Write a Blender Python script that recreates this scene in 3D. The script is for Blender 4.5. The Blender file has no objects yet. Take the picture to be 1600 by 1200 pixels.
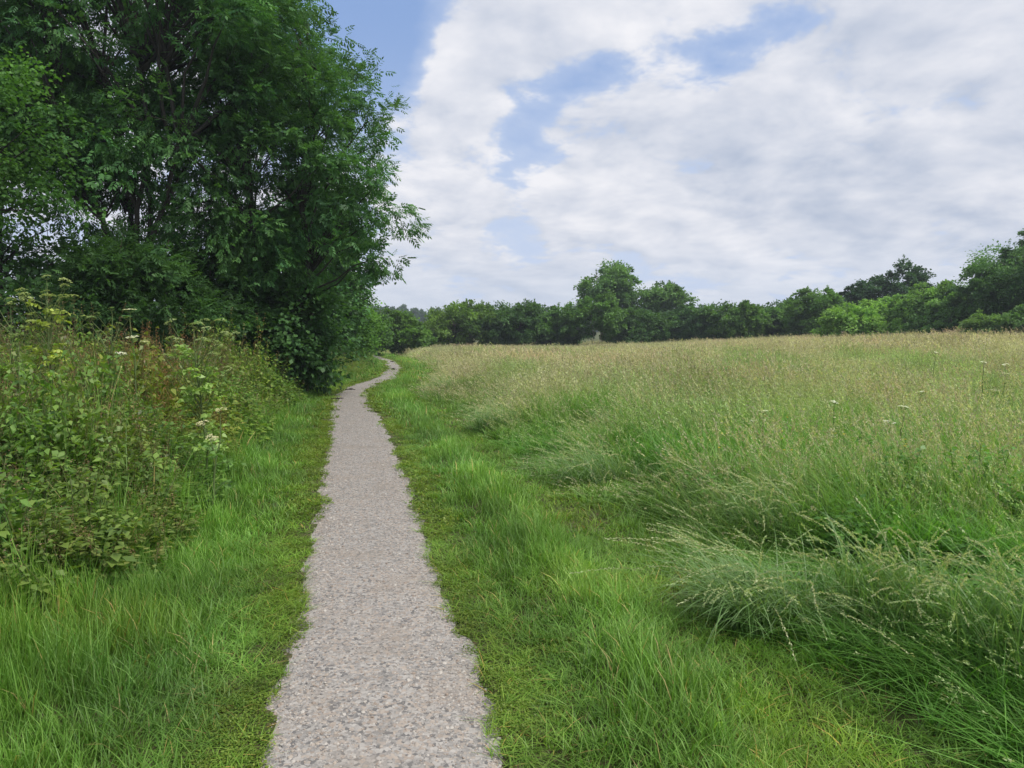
import bpy, math
import numpy as np
from mathutils import Vector, Matrix

R = math.radians
SC = bpy.context.scene
COL = SC.collection
rng = np.random.default_rng(7)

# ------------------------------------------------------------------ camera
CAM_H = 1.6
FPX = 1109.0                      # focal length in pixels of the 1600 px wide photograph
HORIZON = 528.0
PITCH = math.atan((600 - HORIZON) / FPX)
cam_d = bpy.data.cameras.new('camera')
cam_d.sensor_width = 36.0
cam_d.lens = 36.0 * FPX / 1600.0
cam_d.clip_end = 6000
cam_d.clip_start = 0.05
cam = bpy.data.objects.new('camera', cam_d)
COL.objects.link(cam)
cam.location = (0, 0, CAM_H)
cam.rotation_euler = (R(90) - PITCH, 0, 0)
SC.camera = cam


def ray(px, py):
    x, y = (px - 800) / FPX, -(py - 600) / FPX
    d = np.array([x, math.cos(PITCH) + y * math.sin(PITCH), y * math.cos(PITCH) - math.sin(PITCH)])
    return d / np.linalg.norm(d)


def gp(px, py, z=0.0):
    d = ray(px, py)
    t = (z - CAM_H) / d[2]
    return d[0] * t, d[1] * t


# ------------------------------------------------------------------ world
SUN_AZ, SUN_EL = 118.0, 54.0
world = bpy.data.worlds.new('World')
SC.world = world
world.use_nodes = True
WT = world.node_tree
WT.nodes.clear()


class N:
    """small helper to write node trees"""
    def __init__(s, t):
        s.t = t

    def new(s, typ, **kw):
        n = s.t.nodes.new(typ)
        for k, v in kw.items():
            setattr(n, k, v)
        return n

    def put(s, sock, v):
        if isinstance(v, bpy.types.NodeSocket):
            s.t.links.new(v, sock)
        elif v is not None:
            if hasattr(sock.default_value, '__len__') and not hasattr(v, '__len__'):
                v = [v] * len(sock.default_value)
            if hasattr(v, '__len__') and len(v) == 3 and len(sock.default_value) == 4:
                v = list(v) + [1]
            sock.default_value = v

    def m(s, op, a, b=None, c=None, clamp=False):
        n = s.new('ShaderNodeMath', operation=op, use_clamp=clamp)
        s.put(n.inputs[0], a)
        if b is not None: s.put(n.inputs[1], b)
        if c is not None: s.put(n.inputs[2], c)
        return n.outputs[0]

    def v(s, op, a, b=None, scale=None):
        n = s.new('ShaderNodeVectorMath', operation=op)
        s.put(n.inputs[0], a)
        if b is not None: s.put(n.inputs[1], b)
        if scale is not None: s.put(n.inputs['Scale'], scale)
        return n.outputs['Value'] if op in ('DOT_PRODUCT', 'LENGTH') else n.outputs[0]

    def mix(s, f, a, b, mode='MIX'):
        n = s.new('ShaderNodeMix', data_type='RGBA', blend_type=mode)
        n.clamp_factor = True
        s.put(n.inputs[0], f); s.put(n.inputs[6], a); s.put(n.inputs[7], b)
        return n.outputs[2]

    def noise(s, vec, scale, detail=4, rough=.5, dist=0, dims='3D'):
        n = s.new('ShaderNodeTexNoise', noise_dimensions=dims)
        s.put(n.inputs['Vector'], vec)
        s.put(n.inputs['Scale'], scale); s.put(n.inputs['Detail'], detail)
        s.put(n.inputs['Roughness'], rough); s.put(n.inputs['Distortion'], dist)
        return n.outputs['Fac']

    def ramp(s, f, lo, hi, smooth=True):
        n = s.new('ShaderNodeMapRange', interpolation_type='SMOOTHSTEP' if smooth else 'LINEAR')
        s.put(n.inputs[0], f); s.put(n.inputs[1], lo); s.put(n.inputs[2], hi)
        return n.outputs[0]


SKY_K = 0.115
HAZE = 0.0007
w = N(WT)
tc = w.new('ShaderNodeTexCoord').outputs['Generated']
sky = w.new('ShaderNodeTexSky', sky_type='NISHITA')
sky.sun_disc = False
sky.sun_elevation = R(SUN_EL); sky.sun_rotation = R(SUN_AZ)
sky.air_density = 1.0; sky.dust_density = 2.2; sky.ozone_density = 1.0
sep = w.new('ShaderNodeSeparateXYZ'); w.put(sep.inputs[0], tc)
dz = w.m('MAXIMUM', sep.outputs[2], 0.0)
den = w.m('ADD', dz, 0.26)
comb = w.new('ShaderNodeCombineXYZ')
w.put(comb.inputs[0], w.m('DIVIDE', sep.outputs[0], den))
w.put(comb.inputs[1], w.m('DIVIDE', sep.outputs[1], den))
w.put(comb.inputs[2], 5.3)
P = comb.outputs[0]
n0 = w.noise(P, 1.1, 3, .5, 0)
n1 = w.noise(P, 3.0, 10, .60, .15)                         # cumulus lumps
off = w.v('ADD', P, (0.045, -0.055, 0.04))
n1c = w.noise(P, 3.0, 6, .55, .15)
n1b = w.noise(off, 3.0, 6, .55, .15)                       # same, shifted towards the sun: relief
n2 = w.noise(w.v('MULTIPLY', P, (0.8, 1.5, 1)), 1.1, 4, .5)   # large dull / bright sheets
bil = w.m('ABSOLUTE', w.m('SUBTRACT', w.m('MULTIPLY', w.noise(P, 3.4, 2, .5, .6), 2.0), 1.0))
bil2 = w.m('ABSOLUTE', w.m('SUBTRACT', w.m('MULTIPLY', w.noise(P, 9.0, 3, .55, .4), 2.0), 1.0))
puff = w.m('ADD', w.m('MULTIPLY', bil, .22), w.m('MULTIPLY', bil2, .10))
bias = None
# where the air is clear (-) and where the cloud is thick (+), as directions in the sky
for px, py, amp, power in [(540, 50, -.20, 200), (600, 130, -.16, 420), (610, 20, -.12, 500), (870, 150, -.075, 620), (940, 110, -.06, 700), (1010, 70, -.045, 500),
                           (800, 190, -.05, 700), (1150, 20, -.05, 400), (810, 285, -.11, 1300), (1250, 190, .07, 25), (720, 110, .10, 500), (750, 40, .09, 500),
                           (690, 240, .08, 500), (900, 330, .05, 500), (1500, 60, .06, 60), (560, 330, -.04, 300)]:
    d = ray(px, py)
    b = w.m('MULTIPLY', w.m('POWER', w.m('MAXIMUM', w.v('DOT_PRODUCT', tc, tuple(d)), 0.0), power), amp)
    bias = b if bias is None else w.m('ADD', bias, b)
field = w.m('ADD', w.m('ADD', w.m('ADD', w.m('MULTIPLY', n1, .75), w.m('MULTIPLY', n0, .25)), w.m('ADD', puff, -.005)), bias)
mask = w.ramp(field, 0.445, 0.54)
veil = w.ramp(field, 0.30, 0.52)
relief = w.m('ADD', w.m('MULTIPLY', w.m('SUBTRACT', n1c, n1b), 2.4), w.m('MULTIPLY', w.m('SUBTRACT', puff, .05), 1.3))
lum = w.m('ADD', w.m('ADD', w.m('ADD', 0.57, relief), w.m('MULTIPLY', w.m('SUBTRACT', n2, .5), 1.1)),
          w.m('MULTIPLY', w.ramp(field, .56, .75), -.16), clamp=True)
cloud = w.mix(lum, (0.46, 0.53, 0.67), (0.92, 0.92, 0.96))
cloud = w.mix(w.m('MULTIPLY', w.ramp(dz, .16, .0), .8), cloud, (0.68, 0.75, 0.88))
skyc = w.v('MULTIPLY', sky.outputs[0], (SKY_K,) * 3)
skyc = w.mix(.75, skyc, (0.30, 0.46, 0.82))
skyc = w.mix(w.ramp(dz, .42, .05), skyc, (0.58, 0.68, 0.88))
skyc = w.mix(w.m('MULTIPLY', veil, .45), skyc, (0.66, 0.74, 0.90))
final = w.mix(mask, skyc, cloud)
bg = w.new('ShaderNodeBackground')
w.put(bg.inputs[0], w.v('SCALE', final, scale=1 / SKY_K))
bg.inputs[1].default_value = SKY_K
wo = w.new('ShaderNodeOutputWorld')
WT.links.new(bg.outputs[0], wo.inputs[0])
world.cycles.sampling_method = 'MANUAL'
world.cycles.sample_map_resolution = 512

sun_d = bpy.data.lights.new('sun', 'SUN')
sun_d.energy = 4.0
sun_d.angle = R(14)
sun_d.color = (1.0, .95, .87)
sun = bpy.data.objects.new('sun', sun_d)
COL.objects.link(sun)
sv = Vector((math.sin(R(SUN_AZ)) * math.cos(R(SUN_EL)), math.cos(R(SUN_AZ)) * math.cos(R(SUN_EL)), math.sin(R(SUN_EL))))
sun.rotation_euler = sv.to_track_quat('Z', 'Y').to_euler()

SC.view_settings.view_transform = 'Standard'
SC.view_settings.look = 'None'
SC.view_settings.exposure = 0.0
SC.view_settings.gamma = 1.0
SC.render.engine = 'CYCLES'
SC.cycles.max_bounces = 6
SC.cycles.diffuse_bounces = 3
SC.cycles.glossy_bounces = 1
SC.cycles.transmission_bounces = 3
SC.cycles.use_denoising = True
SC.cycles.sample_clamp_indirect = 4


# ------------------------------------------------------------------ basic helpers
def tag(o, label=None, cat=None, group=None, kind=None):
    if label: o['label'] = label
    if cat: o['category'] = cat
    if group: o['group'] = group
    if kind: o['kind'] = kind
    return o


def empty(name, loc, rz=0):
    o = bpy.data.objects.new(name, None)
    o.location = loc; o.rotation_euler = (0, 0, rz)
    o.empty_display_size = .2
    COL.objects.link(o)
    return o


def mesh_from(name, V, F, mats=(), vc=None, mi=None, smooth=True):
    """V (n,3); F (m,k) one polygon size, or a list of such arrays"""
    me = bpy.data.meshes.new(name)
    Fs = F if isinstance(F, list) else [F]
    Fs = [np.asarray(f, dtype=np.int32) for f in Fs if len(f)]
    V = np.asarray(V, dtype=np.float32)
    me.vertices.add(len(V)); me.vertices.foreach_set('co', V.ravel())
    loops = np.concatenate([f.ravel() for f in Fs])
    tot = np.concatenate([np.full(len(f), f.shape[1], dtype=np.int32) for f in Fs])
    st = np.concatenate([[0], np.cumsum(tot)[:-1]]).astype(np.int32)
    me.loops.add(len(loops)); me.loops.foreach_set('vertex_index', loops)
    me.polygons.add(len(tot)); me.polygons.foreach_set('loop_start', st)
    try:
        me.polygons.foreach_set('loop_total', tot)
    except Exception:
        pass
    for m in mats: me.materials.append(m)
    if mi is not None: me.polygons.foreach_set('material_index', np.asarray(mi, dtype=np.int32))
    me.polygons.foreach_set('use_smooth', np.full(len(tot), smooth))
    if vc is not None:
        a = me.attributes.new('vc', 'FLOAT_COLOR', 'POINT')
        c = np.ones((len(V), 4), dtype=np.float32); c[:, :3] = vc
        a.data.foreach_set('color', c.ravel())
    me.update(calc_edges=True)
    return me


def obj(name, me, parent=None, link=True):
    o = bpy.data.objects.new(name, me)
    if link: COL.objects.link(o)
    if parent is not None: o.parent = parent
    return o


class Buf:
    def __init__(s):
        s.V = []; s.F = []; s.C = []; s.n = 0

    def add(s, V, F, C):
        V = np.asarray(V, dtype=np.float32).reshape(-1, 3)
        if len(V) == 0: return
        s.V.append(V); s.F.append(np.asarray(F, dtype=np.int32) + s.n)
        C = np.asarray(C, dtype=np.float32)
        if C.ndim == 1: C = np.tile(C, (len(V), 1))
        s.C.append(C); s.n += len(V)

    def mesh(s, name, mat, smooth=True):
        by = {}
        for f in s.F:
            by.setdefault(f.shape[1], []).append(f)
        return mesh_from(name, np.concatenate(s.V), [np.concatenate(x) for x in by.values()], [mat], np.concatenate(s.C), smooth=smooth)


def unit(a):
    return a / np.maximum(np.linalg.norm(a, axis=-1, keepdims=True), 1e-9)


def tube(buf, pts, rad, col, sides=6):
    pts = np.asarray(pts, float); k = len(pts)
    rad = np.broadcast_to(np.asarray(rad, float), (k,))
    t = unit(np.gradient(pts, axis=0))
    ref = np.array([0.31, 0.17, 0.93]) if abs(t[0][2]) < .9 else np.array([1.0, .1, 0])
    a = unit(np.cross(t, ref)); b = np.cross(t, a)
    th = np.linspace(0, 2 * np.pi, sides, endpoint=False)
    ring = pts[:, None] + rad[:, None, None] * (np.cos(th)[None, :, None] * a[:, None] + np.sin(th)[None, :, None] * b[:, None])
    i = np.arange(k - 1)[:, None] * sides; j = np.arange(sides)[None]
    j2 = (j + 1) % sides
    F = np.stack([i + j, i + j2, i + sides + j2, i + sides + j], -1).reshape(-1, 4)
    buf.add(ring.reshape(-1, 3), F, col)


def rand_dirs(r, n):
    return unit(r.normal(size=(n, 3)))


def leaf_quads(buf, pos, dirv, nrm, L, W, col, fold=.12):
    """diamond leaves: base, two sides, tip, slightly cupped"""
    n = len(pos)
    L = np.broadcast_to(L, (n,))[:, None]; W = np.broadcast_to(W, (n,))[:, None]
    dirv = unit(dirv); side = unit(np.cross(dirv, nrm)); up = np.cross(side, dirv)
    v0 = pos
    v1 = pos + dirv * L * .45 + side * W * .5 + up * L * fold
    v2 = pos + dirv * L - up * L * fold * .8
    v3 = pos + dirv * L * .45 - side * W * .5 + up * L * fold
    V = np.stack([v0, v1, v2, v3], 1).reshape(-1, 3)
    F = np.arange(4 * n).reshape(-1, 4)
    C = np.repeat(np.broadcast_to(col, (n, 3)), 4, axis=0)
    buf.add(V, F, C)


def blade_strips(buf, base, az, h, wd, lean, curve, droop, segs, c0, c1, r, tw=.5):
    """grass blades: n strips of `segs` quads curving away from the vertical"""
    n = len(base)
    t = np.linspace(0, 1, segs + 1)[None, :, None]
    d = np.stack([np.cos(az), np.sin(az), np.zeros(n)], 1)[:, None]
    h = h[:, None, None]; lean = lean[:, None, None]; curve = curve[:, None, None]; droop = droop[:, None, None]
    P = base[:, None] + d * h * (lean * t + curve * t ** 2) + np.array([0, 0, 1.]) * h * (t - droop * t ** 2.5)
    sa = az + np.pi / 2 + r.normal(size=n) * tw
    s = np.stack([np.cos(sa), np.sin(sa), np.zeros(n)], 1)[:, None]
    ww = wd[:, None, None] * (1 - t ** 1.6 * .9) * .5
    V = np.stack([P - s * ww, P + s * ww], 2).reshape(-1, 3)          # n, seg+1, 2
    b = (np.arange(n) * (segs + 1) * 2)[:, None] + (np.arange(segs) * 2)[None]
    F = np.stack([b, b + 1, b + 3, b + 2], -1).reshape(-1, 4)
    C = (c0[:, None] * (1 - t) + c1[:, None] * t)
    C = np.repeat(C[:, :, None], 2, axis=2).reshape(-1, 3)
    buf.add(V, F, C)
    return P


# ------------------------------------------------------------------ materials
def foliage_mat(name, trans=.35, rough=.5, inst=False, spec=.35, gain=1.0):
    m = bpy.data.materials.new(name); m.use_nodes = True
    t = m.node_tree; t.nodes.clear(); n = N(t)
    a = n.new('ShaderNodeAttribute', attribute_name='vc').outputs['Color']
    if inst:
        b = n.new('ShaderNodeAttribute', attribute_name='col', attribute_type='INSTANCER').outputs['Color']
        a = n.mix(1.0, a, b, 'MULTIPLY')
    a = n.v('SCALE', a, scale=gain)
    p = n.new('ShaderNodeBsdfPrincipled')
    n.put(p.inputs['Base Color'], a)
    p.inputs['Roughness'].default_value = rough
    p.inputs['Specular IOR Level'].default_value = spec
    tr = n.new('ShaderNodeBsdfTranslucent')
    n.put(tr.inputs[0], n.mix(1.0, a, (1.25, 1.35, .55), 'MULTIPLY'))
    mx = n.new('ShaderNodeMixShader'); mx.inputs[0].default_value = trans
    t.links.new(p.outputs[0], mx.inputs[1]); t.links.new(tr.outputs[0], mx.inputs[2])
    o = n.new('ShaderNodeOutputMaterial'); t.links.new(mx.outputs[0], o.inputs[0])
    return m


def solid_mat(name, rough=.8, scale=30, amt=.35, bump=.3):
    """vc colour broken up by noise"""
    m = bpy.data.materials.new(name); m.use_nodes = True
    t = m.node_tree; n = N(t); p = t.nodes['Principled BSDF']
    a = n.new('ShaderNodeAttribute', attribute_name='vc').outputs['Color']
    g = n.new('ShaderNodeTexCoord').outputs['Object']
    f = n.noise(g, scale, 5, .6)
    k = n.m('ADD', n.m('MULTIPLY', n.m('SUBTRACT', f, .5), amt * 3), 1.0)
    n.put(p.inputs['Base Color'], n.v('SCALE', a, scale=k))
    p.inputs['Roughness'].default_value = rough
    p.inputs['Specular IOR Level'].default_value = .2
    bn = n.new('ShaderNodeBump'); bn.inputs['Strength'].default_value = bump; bn.inputs['Distance'].default_value = .02
    n.put(bn.inputs['Height'], f); t.links.new(bn.outputs[0], p.inputs['Normal'])
    return m


M_GRASS = foliage_mat('grass_blades', .38, .5, True, .38, 1.72)
M_LEAFI = foliage_mat('undergrowth_leaves', .36, .45, True, .35, 1.75)
M_LEAF = foliage_mat('tree_leaves', .38, .55, False, .25, 1.65)
M_BARK = solid_mat('bark', .9, 9, .4, .5)
M_STONE = solid_mat('loose_stone', .9, 120, .25, .2)
M_PLANT = foliage_mat('plant_green', .36, .45, False, .45, 1.5)
M_PETAL = foliage_mat('petals', .3, .7, False, .2)

# ------------------------------------------------------------------ the lie of the land
_ctl = []
for y, l, r_ in [(1200, 425, 800), (1050, 441, 752), (900, 478, 690), (800, 497, 655), (700, 511, 615), (650, 514, 592),
                 (620, 521, 573), (605, 541, 581), (590, 592, 619), (575, 609, 627), (564, 603, 615)]:
    xl, D = gp(l, y); xr, _ = gp(r_, y)
    _ctl.append((D, (xl + xr) / 2, (xr - xl) / 2))
_ctl = np.array(_ctl)
PY = np.concatenate([[-20, 0, 1.5], _ctl[:, 0], [70, 90, 140]])
PX = np.concatenate([[.3, -.12, -.28], _ctl[:, 1], [-14.5, -24, -50]])
PW = np.concatenate([[.5, .47, .45], np.clip(_ctl[:, 2], .42, .55), [.45, .45, .45]])
# smooth the centre line
_yy = np.linspace(-20, 140, 3201)
_xx = np.interp(_yy, PY, PX); _k = np.hanning(41); _k /= _k.sum()
_xx = np.convolve(np.pad(_xx, 20, mode='edge'), _k, mode='valid')


def path_x(y): return np.interp(y, _yy, _xx)


def U(x, y):
    """signed distance from the path's centre line (right is +)"""
    sl = np.interp(y, _yy, np.gradient(_xx, _yy))
    return (x - path_x(y)) / np.sqrt(1 + sl ** 2)


def ss(a, b, x):
    t = np.clip((x - a) / (b - a), 0, 1)
    return t * t * (3 - 2 * t)


def vnoise(x, y, s, seed=0):
    """cheap smooth value noise"""
    x = np.asarray(x, float) / s + seed * 17.3; y = np.asarray(y, float) / s + seed * 9.1
    xi = np.floor(x).astype(np.int64); yi = np.floor(y).astype(np.int64); fx = x - xi; fy = y - yi
    fx = fx * fx * (3 - 2 * fx); fy = fy * fy * (3 - 2 * fy)

    def h(a, b):
        q = np.sin(a * 127.1 + b * 311.7 + seed * 74.7) * 43758.5453
        return q - np.floor(q)
    return (h(xi, yi) * (1 - fx) * (1 - fy) + h(xi + 1, yi) * fx * (1 - fy) + h(xi, yi + 1) * (1 - fx) * fy + h(xi + 1, yi + 1) * fx * fy)


def ss_(a, b, x):
    t = np.clip((x - a) / (b - a), 0, 1)
    return t * t * (3 - 2 * t)


def HW(y, side):
    """half width of the gravel with a ragged edge"""
    b = np.interp(y, PY, PW) + .035 + .03 * ss_(5, 2.5, y) * (side > 0)
    return b + (vnoise(y, y * 0 + side * 5, .42, 3) - .5) * .10 + (vnoise(y, y * 0 + side * 9, .17, 5) - .5) * .05 + (vnoise(y, y * 0 + side * 3, 1.4, 8) - .5) * .12


def H0(x, y):
    u = U(x, y)
    far = ss(3, 8, np.abs(u))
    h = 1.55 * ss(3, 42, x) * ss(6, 46, y)
    h = h + .07 * np.exp(-((u - 1.22) / .26) ** 2) - .03 * np.exp(-((u - 1.8) / .4) ** 2) + .12 * ss(-1.2, -3.0, u) + .10 * ss(2.3, 3.4, u)
    h = h + far * (vnoise(x, y, 6, 1) - .5) * .18 + ss(.6, 1.2, np.abs(u)) * (vnoise(x, y, .9, 2) - .5) * .05
    h = h + 8 * ss(150, 500, np.hypot(x, y)) * ss(-200, 400, y)
    return h


def inside(x, y):
    u = U(x, y)
    return (u > -HW(y, -1)) & (u < HW(y, 1))


# ground sheet
def axis(fine, step, growth, far):
    a = [0.0]
    while a[-1] < far:
        a.append(a[-1] + (step if a[-1] < fine else step * (1 + (a[-1] - fine) * growth)))
    return np.array(a)


ax = axis(9, .14, .55, 600); ax = np.concatenate([-ax[::-1][:-1], ax])
ay = np.concatenate([-axis(3, .3, .6, 60)[::-1][:-1], axis(26, .14, .30, 600)])
gx, gy = np.meshgrid(ax, ay)
gz = H0(gx, gy) - .02 * (np.abs(U(gx, gy)) < .42)
nx, ny = len(ax), len(ay)
idx = np.arange(nx * ny).reshape(ny, nx)
F = np.stack([idx[:-1, :-1], idx[:-1, 1:], idx[1:, 1:], idx[1:, :-1]], -1).reshape(-1, 4)
m = bpy.data.materials.new('turf_soil'); m.use_nodes = True
n = N(m.node_tree); p = m.node_tree.nodes['Principled BSDF']
g = n.new('ShaderNodeTexCoord').outputs['Object']
c = n.mix(n.ramp(n.noise(g, 1.3, 6, .6), .4, .65), (.05, .075, .02), (.085, .11, .03))
c = n.mix(n.ramp(n.noise(g, 18, 6, .75), .47, .6), c, (.14, .115, .065))
n.put(p.inputs['Base Color'], c); p.inputs['Roughness'].default_value = .95; p.inputs['Specular IOR Level'].default_value = .1
b = n.new('ShaderNodeBump'); b.inputs['Strength'].default_value = .8; b.inputs['Distance'].default_value = .03
n.put(b.inputs['Height'], n.noise(g, 70, 6, .75)); m.node_tree.links.new(b.outputs[0], p.inputs['Normal'])
tag(obj('ground', mesh_from('ground', np.stack([gx, gy, gz], -1).reshape(-1, 3), F, [m])), kind='structure')

# gravel path
py_ = np.concatenate([np.arange(-6, 12, .04), np.arange(12, 40, .08), np.arange(40, 92, .2)])
K = 15
vv = []
for j in range(K):
    s = j / (K - 1) * 2 - 1
    hwl = HW(py_, -1); hwr = HW(py_, 1)
    u = np.where(s < 0, s * hwl, s * hwr)
    x = path_x(py_) + u
    z = H0(x, py_) + .016 - .026 * abs(s) ** 3 + (vnoise(x, py_, .12, 11) - .5) * .006
    vv.append(np.stack([x, py_, z], -1))
V = np.stack(vv, 1).reshape(-1, 3)
idx = np.arange(len(py_) * K).reshape(len(py_), K)
F = np.stack([idx[:-1, :-1], idx[:-1, 1:], idx[1:, 1:], idx[1:, :-1]], -1).reshape(-1, 4)
m = bpy.data.materials.new('gravel'); m.use_nodes = True
n = N(m.node_tree); p = m.node_tree.nodes['Principled BSDF']
g = n.new('ShaderNodeTexCoord').outputs['Object']
gd = n.v('ADD', g, n.v('SCALE', n.new('ShaderNodeTexNoise').outputs['Color'], scale=.0))


def voro(scale, feat='F1', out='Distance'):
    v_ = n.new('ShaderNodeTexVoronoi', feature=feat)
    n.put(v_.inputs['Vector'], g); v_.inputs['Scale'].default_value = scale
    return v_


va = voro(62); vb = voro(150); ve = voro(62, 'DISTANCE_TO_EDGE')
hs = n.new('ShaderNodeSeparateColor'); n.put(hs.inputs[0], va.outputs['Color'])
hs2 = n.new('ShaderNodeSeparateColor'); n.put(hs2.inputs[0], vb.outputs['Color'])
c = n.mix(hs.outputs[0], (.15, .145, .14), (.42, .395, .365))
c = n.mix(n.m('MULTIPLY', hs2.outputs[1], .5), c, (.42, .39, .355))
c = n.mix(n.m('GREATER_THAN', hs.outputs[1], .90), c, (.15, .145, .14))
c = n.mix(n.m('MULTIPLY', n.m('GREATER_THAN', hs.outputs[2], .8), .6), c, (.38, .31, .25))
c = n.mix(n.m('MULTIPLY', n.ramp(ve.outputs['Distance'], .003, .0), .6), c, (.13, .115, .10))
c = n.mix(n.m('MULTIPLY', n.ramp(n.noise(g, 2.2, 5, .6), .45, .7), .35), c, (.33, .275, .225))
c = n.mix(n.m('MULTIPLY', n.ramp(n.noise(g, 7, 5, .6), .48, .72), .45), c, (.21, .20, .185))
c = n.mix(n.m('MULTIPLY', n.ramp(n.noise(g, 1.1, 4, .6), .5, .68), .30), c, (.24, .215, .18))
n.put(p.inputs['Base Color'], c); p.inputs['Roughness'].default_value = .92; p.inputs['Specular IOR Level'].default_value = .15
hh = n.m('ADD', n.m('MULTIPLY', hs.outputs[1], .8), n.m('ADD', n.m('MULTIPLY', n.ramp(ve.outputs['Distance'], 0, .004), .9), n.m('MULTIPLY', hs2.outputs[0], .4)))
b = n.new('ShaderNodeBump'); b.inputs['Strength'].default_value = 1.0; b.inputs['Distance'].default_value = .011
n.put(b.inputs['Height'], hh); m.node_tree.links.new(b.outputs[0], p.inputs['Normal'])
tag(obj('path', mesh_from('path', V, F, [m])), kind='structure')


# ------------------------------------------------------------------ scattering (uncountable stuff only)
def scatter(name, protos, pts, rot, scl, which, col, label=None):
    me = bpy.data.meshes.new(name)
    me.vertices.add(len(pts)); me.vertices.foreach_set('co', np.asarray(pts, np.float32).ravel())
    for nm, ty, arr, key in (('rot', 'FLOAT_VECTOR', rot, 'vector'), ('scl', 'FLOAT_VECTOR', scl, 'vector'),
                             ('col', 'FLOAT_VECTOR', col, 'vector')):
        a = me.attributes.new(nm, ty, 'POINT'); a.data.foreach_set(key, np.asarray(arr, np.float32).ravel())
    a = me.attributes.new('which', 'INT', 'POINT'); a.data.foreach_set('value', np.asarray(which, np.int32))
    pc = bpy.data.collections.new(name + '_sources')
    for i, pm in enumerate(protos):
        pc.objects.link(bpy.data.objects.new('%s_source_%02d' % (name, i), pm))
    ng = bpy.data.node_groups.new(name, 'GeometryNodeTree')
    ng.interface.new_socket('Geometry', in_out='INPUT', socket_type='NodeSocketGeometry')
    ng.interface.new_socket('Geometry', in_out='OUTPUT', socket_type='NodeSocketGeometry')
    gi = ng.nodes.new('NodeGroupInput'); go = ng.nodes.new('NodeGroupOutput')
    ip = ng.nodes.new('GeometryNodeInstanceOnPoints')
    ci = ng.nodes.new('GeometryNodeCollectionInfo')
    ci.inputs['Collection'].default_value = pc
    ci.inputs['Separate Children'].default_value = True
    ci.inputs['Reset Children'].default_value = True

    def na(nm, ty):
        q = ng.nodes.new('GeometryNodeInputNamedAttribute'); q.data_type = ty; q.inputs['Name'].default_value = nm
        return [o for o in q.outputs if o.enabled][0]
    L = ng.links.new
    L(gi.outputs[0], ip.inputs['Points']); L(ci.outputs[0], ip.inputs['Instance'])
    ip.inputs['Pick Instance'].default_value = True
    L(na('which', 'INT'), ip.inputs['Instance Index'])
    L(na('rot', 'FLOAT_VECTOR'), ip.inputs['Rotation']); L(na('scl', 'FLOAT_VECTOR'), ip.inputs['Scale'])
    L(ip.outputs[0], go.inputs[0])
    o = obj(name, me)
    md = o.modifiers.new('scatter', 'NODES'); md.node_group = ng
    tag(o, label, kind='stuff')
    return o


def sample_band(r, y0, y1, dens, u0=None, u1=None, xfun=None, side=2.0):
    """random points in the strip y0..y1, density per m2, within the widened view wedge"""
    xm = .80 * y1 + side
    c = 1 / math.sqrt(dens)
    x, y = np.meshgrid(np.arange(-xm, xm, c), np.arange(y0, y1, c))
    x = x.ravel(); y = y.ravel()
    x = x + r.uniform(0, c * 1.15, len(x)); y = y + r.uniform(0, c * 1.15, len(y))
    k = np.abs(x) < .80 * y + side
    u = U(x, y)
    if u0 is not None: k &= u > u0
    if u1 is not None: k &= u < u1
    return x[k], y[k], u[k]


def mixc(a, b, t):
    t = np.asarray(t)[..., None]
    return np.asarray(a) * (1 - t) + np.asarray(b) * t


# ---- grass sources
def turf_clump(seed, n_, rad, h, wd, bend=1.0, segs=3, dry=.03):
    r = np.random.default_rng(seed); B = Buf()
    a = r.uniform(0, 2 * np.pi, n_); q = rad * np.sqrt(r.uniform(0, 1, n_))
    base = np.stack([np.cos(a) * q, np.sin(a) * q, np.full(n_, -.01)], 1)
    hh = h * r.uniform(.45, 1.15, n_) * (1 - .35 * (q / rad) ** 2)
    az = a * .4 + r.uniform(0, 2 * np.pi, n_)
    g = r.uniform(0, 1, n_)
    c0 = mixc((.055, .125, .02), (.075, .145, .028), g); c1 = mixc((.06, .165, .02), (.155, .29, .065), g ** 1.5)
    d = r.uniform(0, 1, n_) < dry
    c1[d] = (.32, .27, .12); c0[d] = (.16, .16, .06)
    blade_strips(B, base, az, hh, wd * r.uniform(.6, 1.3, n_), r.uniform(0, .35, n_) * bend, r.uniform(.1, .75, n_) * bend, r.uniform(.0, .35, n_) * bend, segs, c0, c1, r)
    return B.mesh('turf', M_GRASS)


def herb_clump(seed, n_, rad, h, L, stemmy=False):
    """low creeping leaves by the gravel (clover, plantain)"""
    r = np.random.default_rng(seed); B = Buf()
    a = r.uniform(0, 2 * np.pi, n_); q = rad * np.sqrt(r.uniform(0, 1, n_))
    z = h * r.uniform(.15, 1, n_) * (1 - .6 * (q / rad) ** 2)
    pos = np.stack([np.cos(a) * q, np.sin(a) * q, z], 1)
    d = rand_dirs(r, n_); d[:, 2] = np.abs(d[:, 2]) * .5
    nr = rand_dirs(r, n_) * .5 + np.array([0, 0, 1.])
    g = r.uniform(0, 1, n_)
    leaf_quads(B, pos, d, nr, L * r.uniform(.6, 1.3, n_), L * .55 * r.uniform(.7, 1.2, n_), mixc((.09, .17, .02), (.17, .24, .04), g))
    return B.mesh('herb', M_GRASS)


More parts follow.
